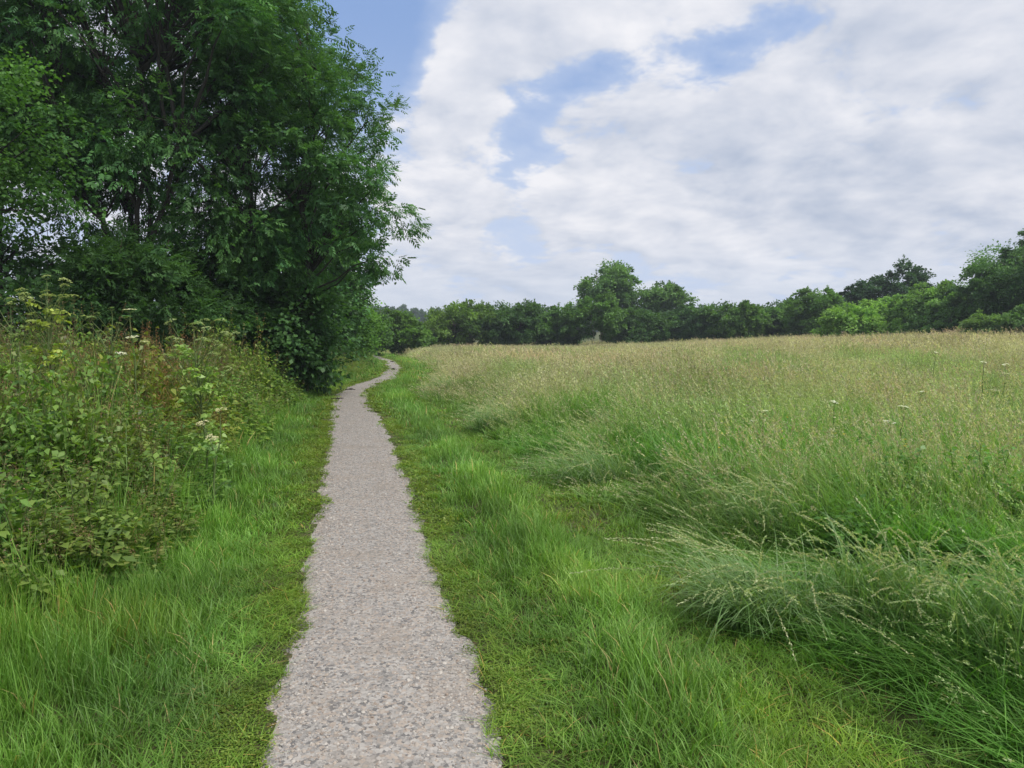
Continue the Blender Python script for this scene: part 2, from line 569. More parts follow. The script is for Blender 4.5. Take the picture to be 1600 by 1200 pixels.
def meadow_clump(seed, n_green, n_stem, rad, h, wd, head=.14, thick=.006, wind=(-.5, -.15), segs=4, tan=1.0, nb=18):
    """tall meadow grass: green leaves below, thin stems carrying pale seed heads"""
    r = np.random.default_rng(seed); B = Buf()
    n_ = n_green
    a = r.uniform(0, 2 * np.pi, n_); q = rad * np.sqrt(r.uniform(0, 1, n_))
    base = np.stack([np.cos(a) * q, np.sin(a) * q, np.full(n_, -.02)], 1)
    wa = math.atan2(wind[1], wind[0])
    az = np.where(r.uniform(0, 1, n_) < .3, wa + r.normal(size=n_) * .9, r.uniform(0, 2 * np.pi, n_))
    g = r.uniform(0, 1, n_)
    blade_strips(B, base, az, h * r.uniform(.45, .95, n_), wd * r.uniform(.6, 1.3, n_), r.uniform(0, .35, n_), r.uniform(.1, .9, n_), r.uniform(.05, .45, n_), segs,
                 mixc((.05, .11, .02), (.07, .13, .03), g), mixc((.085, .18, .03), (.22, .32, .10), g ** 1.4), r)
    n_ = n_stem
    if n_:
        a = r.uniform(0, 2 * np.pi, n_); q = rad * np.sqrt(r.uniform(0, 1, n_))
        base = np.stack([np.cos(a) * q, np.sin(a) * q, np.full(n_, 0.)], 1)
        az = wa + r.normal(size=n_) * .9
        g = r.uniform(0, 1, n_)
        tc_ = mixc((.27, .275, .155), (.235, .21, .15), g)
        tc_ = mixc((.22, .28, .10), tc_, np.full(n_, tan))
        hh = h * r.uniform(.85, 1.3, n_)
        Pp = blade_strips(B, base, az, hh, np.full(n_, thick * .5), r.uniform(0, .25, n_), r.uniform(.05, .5, n_), r.uniform(0, .2, n_), 5,
                          mixc((.12, .18, .05), (.2, .22, .08), g), tc_, r)
        # seed head: small husks along the last part of the stem
        tip = Pp[:, -1]; pre = Pp[:, -2]
        ax_ = unit(tip - pre)
        for k in range(nb):
            f = k / nb
            pos = tip - ax_ * head * (1 - f) * hh[:, None] / h + rand_dirs(r, n_) * thick * (.5 + 1.6 * math.sin(math.pi * f))
            d = ax_ + rand_dirs(r, n_) * .7
            leaf_quads(B, pos, d, rand_dirs(r, n_), thick * 4.2 * r.uniform(.6, 1.3, n_), thick * 1.5 * r.uniform(.6, 1.3, n_), tc_ * r.uniform(.7, 1.45, (n_, 1)))
    return B.mesh('meadow', M_GRASS)


def cover(name, r, bands, protos_of, height_of, tint_of, label):
    P_, Ro, Sc, Wh, Co = [], [], [], [], []
    allp = []
    for (y0, y1, dens, pk, u0, u1) in bands:
        pr = protos_of[pk]
        st_ = len(allp); allp += pr
        x, y, u = sample_band(r, y0, y1, dens, u0, u1)
        hs_ = height_of(x, y, u)
        k = hs_ > .05
        x, y, u, hs_ = x[k], y[k], u[k], hs_[k]
        n_ = len(x)
        P_.append(np.stack([x, y, H0(x, y)], 1))
        ro = np.zeros((n_, 3)); ro[:, 2] = r.uniform(0, 2 * np.pi, n_) if pk[0] != 'm' else r.normal(size=n_) * .9
        ro[:, :2] = r.normal(size=(n_, 2)) * .08
        Ro.append(ro)
        wsc = r.uniform(.85, 1.2, n_)
        Sc.append(np.stack([wsc, wsc, hs_ * r.uniform(.8, 1.2, n_)], 1))
        Wh.append(r.integers(0, len(pr), n_) + st_)
        Co.append(tint_of(x, y, u, r))
    # unique source list, indices follow the alphabetical order of names
    return scatter(name, allp, np.concatenate(P_), np.concatenate(Ro), np.concatenate(Sc), np.concatenate(Wh), np.concatenate(Co), label)


# ---- short grass of the verges
def verge_h(x, y, u):
    """height factor on a 12 cm sward"""
    ul = -u - HW(y, -1); ur = u - HW(y, 1)
    d = np.where(u < 0, ul, ur)
    h = np.where(d > .0, .28 + .95 * ss(.02, .55, d), 0)
    h = np.where(u < 0, h + 2.1 * ss(.35, 1.3, d), h)
    h = np.where(u > 0, h + .95 * np.exp(-((u - 1.20) / .14) ** 2) * .75 - .60 * np.exp(-((u - 1.80) / .40) ** 2), h)
    h = h * (.60 + .85 * vnoise(x, y, .45, 21)) * (.8 + .5 * vnoise(x, y, .16, 22))
    return np.where(d > -.02, np.maximum(h, .38), 0)


def verge_tint(x, y, u, r):
    n_ = len(x)
    d = np.where(u < 0, -u - HW(y, -1), u - HW(y, 1))
    t = np.ones((n_, 3)) * np.array([1.02, .94, .82])
    edge = ss(.4, .0, d)[:, None]
    t = t * (1 - edge) + t * np.array([1.25, 1.08, .8]) * edge
    ridge = (np.exp(-((u - 1.21) / .15) ** 2) * (u > 0))[:, None]
    t = t * (1 + ridge * np.array([.38, .30, .6]))
    rut = (np.exp(-((u - 1.8) / .38) ** 2) * (u > 0))[:, None] * (.5 + vnoise(x, y, .7, 33))[:, None]
    t = t * (1 + rut * np.array([.14, .05, .0]))
    blue = ss(.5, .75, vnoise(x, y, 1.1, 31))[:, None]
    t = t * (1 + blue * np.array([-.03, 0, .22]))
    yel = ss(.6, .85, vnoise(x, y, .8, 35))[:, None]
    t = t * (1 + yel * np.array([.18, .05, -.1]))
    t = t * (.72 + .5 * vnoise(x, y, .7, 37))[:, None] * (.85 + .3 * vnoise(x, y, .22, 38))[:, None]
    return t * r.uniform(.75, 1.25, (n_, 1))


r = np.random.default_rng(3)
VP = {'a': [turf_clump(100 + i, 60, .085, .125, .0052, bend=1.35) for i in range(8)],
      'b': [turf_clump(120 + i, 62, .14, .125, .0085, bend=1.3) for i in range(6)],
      'c': [turf_clump(140 + i, 70, .26, .12, .014, segs=2) for i in range(5)],
      'd': [turf_clump(150 + i, 70, .5, .13, .03, segs=2) for i in range(4)]}
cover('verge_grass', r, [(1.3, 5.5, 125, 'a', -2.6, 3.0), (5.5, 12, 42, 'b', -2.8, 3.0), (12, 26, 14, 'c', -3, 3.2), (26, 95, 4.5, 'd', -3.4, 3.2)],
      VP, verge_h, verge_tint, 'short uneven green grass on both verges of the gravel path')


def edge_h(x, y, u):
    d = np.where(u < 0, -u - HW(y, -1), u - HW(y, 1))
    return np.where((d > -.06) & (d < .05 + .5 * vnoise(x, y, .35, 44)) & (vnoise(x, y, .3, 41) > .34), 1.0, 0)


def edge_tint(x, y, u, r):
    n_ = len(x)
    t = np.ones((n_, 3)) * np.array([.66, .60, .62])
    return t * (.75 + .6 * vnoise(x, y, .5, 43))[:, None] * r.uniform(.8, 1.2, (n_, 1))


HP = {'a': [herb_clump(200 + i, 60, .05, .025, .014) for i in range(6)], 'b': [herb_clump(220 + i, 60, .10, .035, .028) for i in range(5)],
      'c': [herb_clump(240 + i, 50, .2, .04, .06) for i in range(4)]}
cover('creeping_herbs', r, [(1.3, 6, 260, 'a', -1.1, 1.1), (6, 14, 70, 'b', -1.1, 1.1), (14, 50, 16, 'c', -1.1, 1.1)],
      HP, edge_h, edge_tint, 'low yellow green creeping leaves along the ragged gravel edge')


# ---- the tall meadow on the right
def mead_edge(x, y):
    return 2.28 + (vnoise(y, y * 0, 1.6, 51) - .5) * .5 + (vnoise(x, y, .5, 52) - .5) * .3


def mead_h(x, y, u):
    e = u - mead_edge(x, y)
    h = np.where(e > 0, .42 + .80 * ss(0, 1.5, e), 0)
    h = h * (.72 + .5 * vnoise(x, y, 1.5, 53)) * (.85 + .3 * vnoise(x, y, .5, 57)) * (1 - .62 * ss(.62, .85, vnoise(x, y, .75, 58)) * ss(26, 12, y))
    fade = 1 - .25 * ss(20, 60, y)
    # nothing grows in under the big crowns beyond the far hedge line
    return np.where(y > 108, 0, h * fade)


def mead_tint(x, y, u, r):
    n_ = len(x)
    t = np.ones((n_, 3))
    dry = np.clip(ss(8, 45, y) * .55 + (vnoise(x, y, 3.5, 61) - .5) * 1.3 + .18 * ss(5, 20, x), 0, 1)[:, None]
    t = t * (1 - dry) + t * np.array([1.20, 1.11, 1.22]) * dry
    gr = ss(.5, .75, vnoise(x, y, 2.2, 63))[:, None] * (1 - .6 * ss(20, 50, y))[:, None]
    t = t * (1 - gr) + np.array([.68, .92, .62]) * gr
    pk = ss(.6, .85, vnoise(x, y, 2.4, 65))[:, None]
    t = t * (1 + pk * np.array([.15, -.02, .16]))
    t = t * (.8 + .4 * vnoise(x, y, 1.1, 67))[:, None]
    return t * r.uniform(.78, 1.22, (n_, 1))


MP = {'ma': [meadow_clump(300 + i, 50, 3, .13, .62, .0085, .10, .0042, nb=16) for i in range(8)],
      'mb': [meadow_clump(320 + i, 54, 6, .22, .62, .0125, .13, .0065, nb=14) for i in range(6)],
      'mc': [meadow_clump(340 + i, 56, 16, .4, .62, .017, .15, .010, segs=3, nb=8) for i in range(5)],
      'md': [meadow_clump(360 + i, 50, 27, .8, .65, .034, .18, .018, segs=3, nb=6) for i in range(4)]}
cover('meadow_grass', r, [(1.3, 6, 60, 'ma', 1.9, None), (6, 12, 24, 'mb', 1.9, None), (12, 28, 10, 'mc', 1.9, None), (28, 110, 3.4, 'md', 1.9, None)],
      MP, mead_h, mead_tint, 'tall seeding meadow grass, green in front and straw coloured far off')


# ------------------------------------------------------------------ undergrowth on the left  
def weed_clump(seed, h, rad, n_stem, leafL, leafW, c_leaf, c_leaf2, heads=0, c_head=(.2, .1, .05), pairs=9, hl=.02):
    r = np.random.default_rng(seed); B = Buf()
    for i in range(n_stem):
        a = r.uniform(0, 2 * np.pi); q = rad * math.sqrt(r.uniform(0, 1))
        hh = h * r.uniform(.6, 1.1) * (1 - .35 * (q / rad) ** 2)
        b = np.array([math.cos(a) * q, math.sin(a) * q, -.02]); ln = r.normal(size=2) * .16
        t = np.linspace(0, 1, 6)[:, None]
        P = b + np.concatenate([ln[None] * hh * t ** 1.5, hh * t], 1)
        tube(B, P, np.linspace(.005, .002, 6), (.09, .12, .04), 3)
        n_ = pairs * 3
        tt = np.sort(r.uniform(.12, 1.0, n_))
        pos = np.stack([np.interp(tt, t[:, 0], P[:, k]) for k in range(3)], 1)
        d = rand_dirs(r, n_); d[:, 2] = d[:, 2] * .35 + .05
        d = unit(d)
        pos = pos + d * leafL * .4 * r.uniform(0, 1.6, (n_, 1))
        nr = np.array([0, 0, 1.]) + rand_dirs(r, n_) * .6
        sc = (1.25 - .75 * tt) * r.uniform(.7, 1.2, n_)
        leaf_quads(B, pos, d - np.array([0, 0, .25]), nr, leafL * sc, leafW * sc, mixc(c_leaf, c_leaf2, r.uniform(0, 1, n_)))
        if heads:
            n2 = heads
            tt = r.uniform(.72, 1.06, n2)
            pos = b + np.concatenate([ln[None] * hh * tt[:, None] ** 1.5, hh * tt[:, None]], 1) + rand_dirs(r, n2) * hl * 1.6
            leaf_quads(B, pos, rand_dirs(r, n2), rand_dirs(r, n2), hl * r.uniform(.5, 1.3, n2), hl * .6, np.asarray(c_head) * r.uniform(.6, 1.5, (n2, 1)))
    return B.mesh('weed', M_LEAFI)


def und_h(x, y, u):
    e = -u - (1.62 + .25 * (vnoise(y, y * 0, 1.3, 71) - .5) - .25 * ss(12, 17, y))
    h = np.where((e > 0) & (y > 3.6 + .8 * vnoise(x, y, .6, 79)), .46 + .88 * ss(0, 1.1, e), 0)
    h = h * (.74 + .5 * vnoise(x, y, 1.2, 73)) * (1 - .5 * ss(.66, .85, vnoise(x, y, .8, 75))) * (1 + .12 * ss(5, 9, y)) * (1 - .30 * ss(17, 30, y))
    return np.where(y > 60, 0, h)


def und_tint(x, y, u, r):
    n_ = len(x)
    br = ss(.5, .75, vnoise(x, y, 1.0, 85))[:, None]
    t = np.ones((n_, 3)) * np.array([.82, .88, .85])
    yel = ss(.5, .8, vnoise(x, y, 1.3, 83))[:, None]
    t = t * (1 + yel * np.array([.22, .10, -.1]))
    t = t * (1 + br * np.array([.22, -.04, .05]))
    return t * r.uniform(.75, 1.25, (n_, 1))


NP = {'a': [weed_clump(400 + i, 1.0, .2, 7, .105, .062, (.05, .105, .022), (.12, .20, .04), pairs=11) for i in range(5)]
      + [weed_clump(420 + i, 1.0, .2, 8, .075, .045, (.07, .12, .028), (.13, .18, .045), heads=34, c_head=(.15, .105, .06), hl=.013) for i in range(2)]
      + [turf_clump(440 + i, 60, .16, .95, .008, segs=4, bend=.7, dry=.15) for i in range(2)],
      'b': [weed_clump(500 + i, 1.05, .42, 12, .13, .075, (.05, .105, .022), (.13, .20, .04), pairs=8) for i in range(4)]
      + [weed_clump(520 + i, 1.05, .42, 12, .09, .05, (.07, .12, .028), (.14, .19, .045), heads=24, c_head=(.15, .105, .06), hl=.022) for i in range(3)]
      + [turf_clump(540 + i, 60, .35, 1.0, .018, segs=3, bend=.7, dry=.2) for i in range(2)]}
r = np.random.default_rng(5)
cover('undergrowth', r, [(2.2, 9, 36, 'a', None, -1.5), (9, 60, 11, 'b', None, -1.5)], NP, und_h, und_tint,
      'tangled nettles, bedstraw and brambles filling the left bank below the trees')


def mw_h(x, y, u):
    k = ss(.60, .72, vnoise(x, y, 1.5, 97))
    return np.where((k > .3) & (u > 3.0), mead_h(x, y, u) * .50 * (.7 + .5 * vnoise(x, y, .6, 98)), 0)


def mw_tint(x, y, u, r):
    n_ = len(x)
    return np.ones((n_, 3)) * np.array([.78, 1.0, .85]) * r.uniform(.75, 1.2, (n_, 1))


cover('meadow_weeds', r, [(3.0, 9, 16, 'a', 2.9, None), (9, 30, 3.5, 'b', 2.9, None)],
      {'a': NP['a'][:5], 'b': NP['b'][:4]}, mw_h, mw_tint, 'patches of leafy green weeds among the meadow grass')


# reddish docks and sorrel patch standing among it
def red_h(x, y, u):
    h = und_h(x, y, u)
    k = ss(.40, .5, vnoise(x, y, .9, 91))
    return np.where((k > .3) & (y < 14), h * 1.03, 0)


RP = {'a': [weed_clump(600 + i, 1.0, .18, 6, .06, .034, (.075, .085, .032), (.125, .105, .05), heads=75, c_head=(.15, .085, .05), hl=.011) for i in range(4)]}
cover('reddish_weeds', r, [(2.5, 14, 15, 'a', None, -2.4)], RP, red_h, und_tint, 'rust brown seeding weeds scattered over the left undergrowth')


# ---- loose stones on the path
def stone_mesh(seed, flat=.6):
    r = np.random.default_rng(seed)
    import bmesh
    bm = bmesh.new(); bmesh.ops.create_icosphere(bm, subdivisions=1, radius=.5)
    s = np.array([1, r.uniform(.6, 1), flat * r.uniform(.6, 1)])
    for v in bm.verts:
        v.co = Vector(np.array(v.co) * s * r.uniform(.72, 1.2))
    me = bpy.data.meshes.new('stone'); bm.to_mesh(me); bm.free()
    a = me.attributes.new('vc', 'FLOAT_COLOR', 'POINT')
    c_ = [(.34, .30, .26), (.27, .26, .245), (.19, .18, .175), (.36, .31, .26), (.42, .39, .35), (.28, .23, .19)][seed % 6]
    a.data.foreach_set('color', np.tile(np.array(list(c_) + [1], np.float32), len(me.vertices)))
    me.materials.append(M_STONE)
    return me


r = np.random.default_rng(11)
SP, SR, SS_ = [], [], []
for y0, y1, dens, lo, hi in [(1.5, 5, 5200, .005, .014), (1.5, 8, 420, .012, .028), (5, 10, 1500, .008, .018), (8, 26, 260, .012, .028)]:
    n_ = int((y1 - y0) * 1.3 * dens)
    y = r.uniform(y0, y1, n_); u = r.uniform(-.68, .68, n_)
    k = (u > -HW(y, -1)) & (u < HW(y, 1)) & (r.uniform(0, 1, n_) < .35 + 1.1 * np.abs(u))
    y, u = y[k], u[k]; x = path_x(y) + u; n_ = len(x)
    s = u / np.where(u < 0, HW(y, -1), HW(y, 1))
    z = H0(x, y) + .016 - .026 * np.abs(s) ** 3 + (vnoise(x, y, .12, 11) - .5) * .006
    SP.append(np.stack([x, y, z], 1)); ro = r.normal(size=(n_, 3)) * .25; ro[:, 2] = r.uniform(0, 6.28, n_); SR.append(ro)
    q = r.uniform(lo, hi, (n_, 1)); SS_.append(np.repeat(q, 3, 1))
SP = np.concatenate(SP); SR = np.concatenate(SR); SS_ = np.concatenate(SS_)
scatter('loose_gravel', [stone_mesh(i) for i in range(12)], SP, SR, SS_, r.integers(0, 12, len(SP)), np.ones((len(SP), 3)), 'grey and buff chips lying loose on the path')


# ------------------------------------------------------------------ trees
def wobble(r, a, b, k, amt):
    t = np.linspace(0, 1, k)[:, None]
    P = a * (1 - t) + b * t
    L = np.linalg.norm(b - a)
    w_ = np.cumsum(r.normal(size=(k, 3)), 0); w_ -= t * w_[-1]
    return P + w_ * amt * L * .25


def tree(label, x, y, H, Rx, z0, leaves, leafL, c1, c2, seed, name='broadleaf_tree', cat='tree', group=None, Ry=None, stems=1, stem_r=None,
         clumps=60, clump_r=.8, ashy=False, lean=(0, 0), top=.0, bark=(.10, .085, .065), shape=1.0, spray=7, asp=.45, sparse=0.0, low_r=None, spiky=0, trunk_h=.35, gap=None, showbranch=1.0, boughs=()):
    r = np.random.default_rng(seed)
    gz_ = float(H0(np.array([x]), np.array([y]))[0])
    root = empty(name, (x, y, gz_), 0)
    tag(root, label, cat, group)
    Ry = Ry or Rx
    stem_r = stem_r or H * .018
    # crown envelope with lobes
    cz = (z0 + H) / 2; Rz = (H - z0) / 2
    nl = 11
    lobes = rand_dirs(r, nl); la = r.uniform(.05, .42, nl)

    def env(d):
        dots = np.clip(d @ lobes.T, 0, 1) ** 7
        return .74 + (dots * la).max(1) * 1.0 + (dots * la).sum(1) * .15
    n_ = clumps * 2
    d = rand_dirs(r, n_)
    rr = r.uniform(.25, 1.0, n_) ** .55 * env(d)
    cc = d * rr[:, None]
    # shape > 1: wider below than above
    zz = cc[:, 2]
    wf = 1 + (shape - 1) * (-zz) * .6
    C = np.stack([cc[:, 0] * Rx * wf + lean[0] * (zz + 1) * .5, cc[:, 1] * Ry * wf + lean[1] * (zz + 1) * .5, cz + zz * Rz], 1)
    k = C[:, 2] > .25
    if gap is not None:
        k &= ~gap(C + np.array([x, y, gz_]))
    C = C[k][:clumps]
    if boughs:
        bp = []
        for bx, by, bD in boughs:
            X, Y = at(bx, bD)
            bp.append((X - x, Y - y, zat(by, bD) - gz_))
        C = np.concatenate([np.array(bp), C])
    nC = len(C)
    # stems
    TB = Buf(); stemsP = []
    for i in range(stems):
        a0 = 2 * np.pi * i / max(stems, 1) + r.uniform(0, .8)
        sp_ = .0 if stems == 1 else stem_r * 2.0
        b = np.array([math.cos(a0) * sp_, math.sin(a0) * sp_, -.1])
        sprd = (.12 if stems == 1 else .42)
        e = np.array([math.cos(a0) * Rx * sprd + lean[0] * .7, math.sin(a0) * Ry * sprd + lean[1] * .7, z0 + (H - z0) * (.86 if stems > 1 else .8)])
        Pp = wobble(r, b, e, 9, .07)
        Pp[:, :2] = b[:2] + (Pp[:, :2] - b[:2])
        rs = stem_r * (1.0 if stems == 1 else .62) * np.linspace(1, .2, 9); rs[0] *= 1.25
        tube(TB, Pp, rs, bark, 8)
        stemsP.append(Pp)
    allS = np.concatenate(stemsP)
    # limb to each clump
    for c in C:
        dd = np.linalg.norm(allS - c, axis=1) + np.where(allS[:, 2] > c[2] - .15 * abs(c[2]), 50, 0)
        dd[allS[:, 2] < min(z0 * .5, H * .15)] += 20
        j = int(np.argmin(dd)); s_ = allS[j]
        Pp = wobble(r, s_, c, 5, .12); Pp[1:-1, 2] += np.linalg.norm(c - s_) * .06
        L = np.linalg.norm(c - s_)
        tube(TB, Pp, np.linspace(max(.012, L * .012) * showbranch, .006 * showbranch, 5), bark, 4)
    trunk = obj('trunk', TB.mesh('trunk', M_BARK), root)
    # foliage
    B = Buf()
    wgt = r.uniform(.5, 1.5, nC); wgt[:len(boughs)] = .75; wgt /= wgt.sum()
    which = r.choice(nC, size=leaves, p=wgt)
    cs = clump_r * r.uniform(.55, 1.35, nC); cs[:len(boughs)] = clump_r * .62
    g3 = r.normal(size=(leaves, 3)) * np.array([.62, .62, .40])
    # sub-sprays: leaves gather on little twigs
    sub = r.normal(size=(nC, spray, 3)) * np.array([.6, .6, .38])
    si = r.integers(0, spray, leaves)
    off = sub[which, si] + g3 * .42
    outw = unit(C - np.array([0, 0, cz]))
    pos = C[which] + off * cs[which][:, None]
    pos[:, 2] -= .10 * cs[which] * (off[:, 0] ** 2 + off[:, 1] ** 2)
    pos[:, 2] = np.maximum(pos[:, 2], .05 + r.uniform(0, .25, leaves))
    ct = r.uniform(.72, 1.28, nC)
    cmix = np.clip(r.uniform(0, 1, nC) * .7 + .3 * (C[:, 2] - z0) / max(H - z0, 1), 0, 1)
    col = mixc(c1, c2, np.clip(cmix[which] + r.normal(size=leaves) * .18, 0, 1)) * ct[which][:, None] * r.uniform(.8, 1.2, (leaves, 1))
    dirv = unit(off + .5 * outw[which]) + r.normal(size=(leaves, 3)) * .45 - np.array([0, 0, .35])
    dirv = unit(dirv)
    nr = unit(np.array([0, 0, 1.]) + r.normal(size=(leaves, 3)) * .55)
    LL = leafL * r.uniform(.65, 1.3, leaves)
    if ashy:      # pinnate leaves: leaflets in pairs along a rib
        side = unit(np.cross(dirv, nr))
        for k in range(7):
            if k == 6: p_, dl = pos + dirv * LL[:, None] * .75, dirv
            else:
                s_ = 1 if k % 2 else -1
                p_ = pos + dirv * LL[:, None] * (.18 + .24 * (k // 2)); dl = dirv * .62 + side * s_ * .85 - np.array([0, 0, .25])
            leaf_quads(B, p_, dl, nr, LL * .42, LL * .17, col, .05)
    else:
        leaf_quads(B, pos, dirv, nr, LL, LL * asp * 1.3, col, .1)
    if spiky:      # loose shoots standing out of the top
        for c in C[np.argsort(-C[:, 2])[:spiky]]:
            e = c + np.array([r.normal() * .2, r.normal() * .2, 1]) * cs.mean() * r.uniform(.7, 1.3)
            tt = np.linspace(.2, 1, 14)[:, None]
            q = c * (1 - tt) + e * tt
            tube(TB, np.stack([c, e]), (.012, .006), bark, 3)
            leaf_quads(B, np.repeat(q, 2, 0), rand_dirs(r, 28) + np.array([0, 0, .5]), rand_dirs(r, 28), leafL * .9, leafL * .4, c2)
    crown = obj('crown', B.mesh('crown', M_LEAF), root)
    return root


def at(px, D):
    """ground position on the sight line through photo column px at depth D"""
    return (px - 800) / FPX * D, D


def zat(py, D):
    """height at depth D of the sight line through photo row py"""
    return CAM_H + (HORIZON - py) / FPX * D


ASH1, ASH2 = (.030, .085, .030), (.060, .135, .035)
HAW1, HAW2 = (.035, .080, .022), (.075, .140, .030)

# near trees on the left. (label, px of crown centre, depth, py top, py bottom, half width px, ...)
x_, y_ = at(215, 17.5)


def gap_a(C):      # thinner parts of the crown through which the bright sky shows
    px = 800 + FPX * C[:, 0] / C[:, 1]; py = HORIZON - FPX * (C[:, 2] - CAM_H) / C[:, 1]
    q = vnoise(C[:, 0] * 1.0, C[:, 2] * 1.0, 1.3, 5)
    return (q < .41) & (C[:, 2] > 3.4)


tree('tall many stemmed ash tree with thin dark stems, sky showing through its crown', x_, y_, 14.6, 4.7, 3.4, 20000, .27, ASH1, ASH2, 1, 'ash_tree', 'tree', 'tall trees beside the path',
     stems=6, stem_r=.14, clumps=150, clump_r=1.0, ashy=True, gap=gap_a, bark=(.05, .045, .04), Ry=3.0, showbranch=1.5)
x_, y_ = at(435, 19.5)
tree('large ash tree whose leafy branches reach out over the gravel path', x_ - .2, y_, 11.8, 3.0, 1.6, 26000, .25, ASH1, (.07, .15, .04), 12, 'ash_tree', 'tree', 'tall trees beside the path',
     stems=3, stem_r=.2, clumps=150, clump_r=.8, ashy=True, bark=(.055, .05, .042), Ry=3.4, lean=(-.3, 0), showbranch=1.3, spiky=6,
     boughs=[(603, 285, 18.5), (613, 338, 18.3), (598, 322, 18.6), (592, 404, 18), (580, 415, 18.4), (578, 160, 19), (565, 180, 19.4), (535, 115, 19.6),
             (492, 66, 20), (440, 22, 20), (470, 50, 19), (598, 232, 18.8), (585, 300, 18.8), (572, 355, 18.9), (545, 260, 18), (540, 330, 17.8), (520, 200, 18), (600, 190, 19), (560, 385, 18)])
x_, y_ = at(15, 12.5)
tree('light green maple at the left edge of the picture', x_ - 1.2, y_, 7.6, 2.1, 2.4, 19000, .075, (.032, .085, .02), (.062, .135, .028), 3, 'maple_tree', 'tree', 'tall trees beside the path',
     stems=3, stem_r=.12, clumps=75, clump_r=.5, asp=.75, bark=(.05, .045, .04))
x_, y_ = at(70, 19)
tree('dark ash tree at the far left behind the light green maple', x_ - 1.5, y_, 15, 4.0, 3.0, 12000, .27, ASH1, ASH2, 4, 'ash_tree', 'tree', 'tall trees beside the path',
     stems=4, stem_r=.14, clumps=110, clump_r=1.0, ashy=True, gap=gap_a, bark=(.05, .045, .04))
# the low dark skirt under and between them
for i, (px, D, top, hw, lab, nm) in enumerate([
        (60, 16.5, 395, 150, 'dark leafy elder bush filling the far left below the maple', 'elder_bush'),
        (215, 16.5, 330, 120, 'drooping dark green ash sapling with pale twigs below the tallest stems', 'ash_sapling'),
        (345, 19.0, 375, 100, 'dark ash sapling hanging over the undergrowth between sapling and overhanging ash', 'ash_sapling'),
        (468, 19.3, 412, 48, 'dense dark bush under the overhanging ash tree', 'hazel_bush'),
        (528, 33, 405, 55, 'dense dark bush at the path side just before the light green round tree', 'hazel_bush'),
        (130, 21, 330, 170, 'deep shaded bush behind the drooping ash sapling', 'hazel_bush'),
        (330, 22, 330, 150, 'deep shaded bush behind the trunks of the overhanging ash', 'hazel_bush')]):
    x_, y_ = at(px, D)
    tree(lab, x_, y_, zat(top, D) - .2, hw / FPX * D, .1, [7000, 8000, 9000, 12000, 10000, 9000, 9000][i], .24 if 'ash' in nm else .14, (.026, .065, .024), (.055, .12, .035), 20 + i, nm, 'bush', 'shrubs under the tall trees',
         stems=3, stem_r=.06, clumps=60, clump_r=.6, ashy='ash' in nm, asp=.6, shape=1.15, Ry=hw / FPX * D * .9)

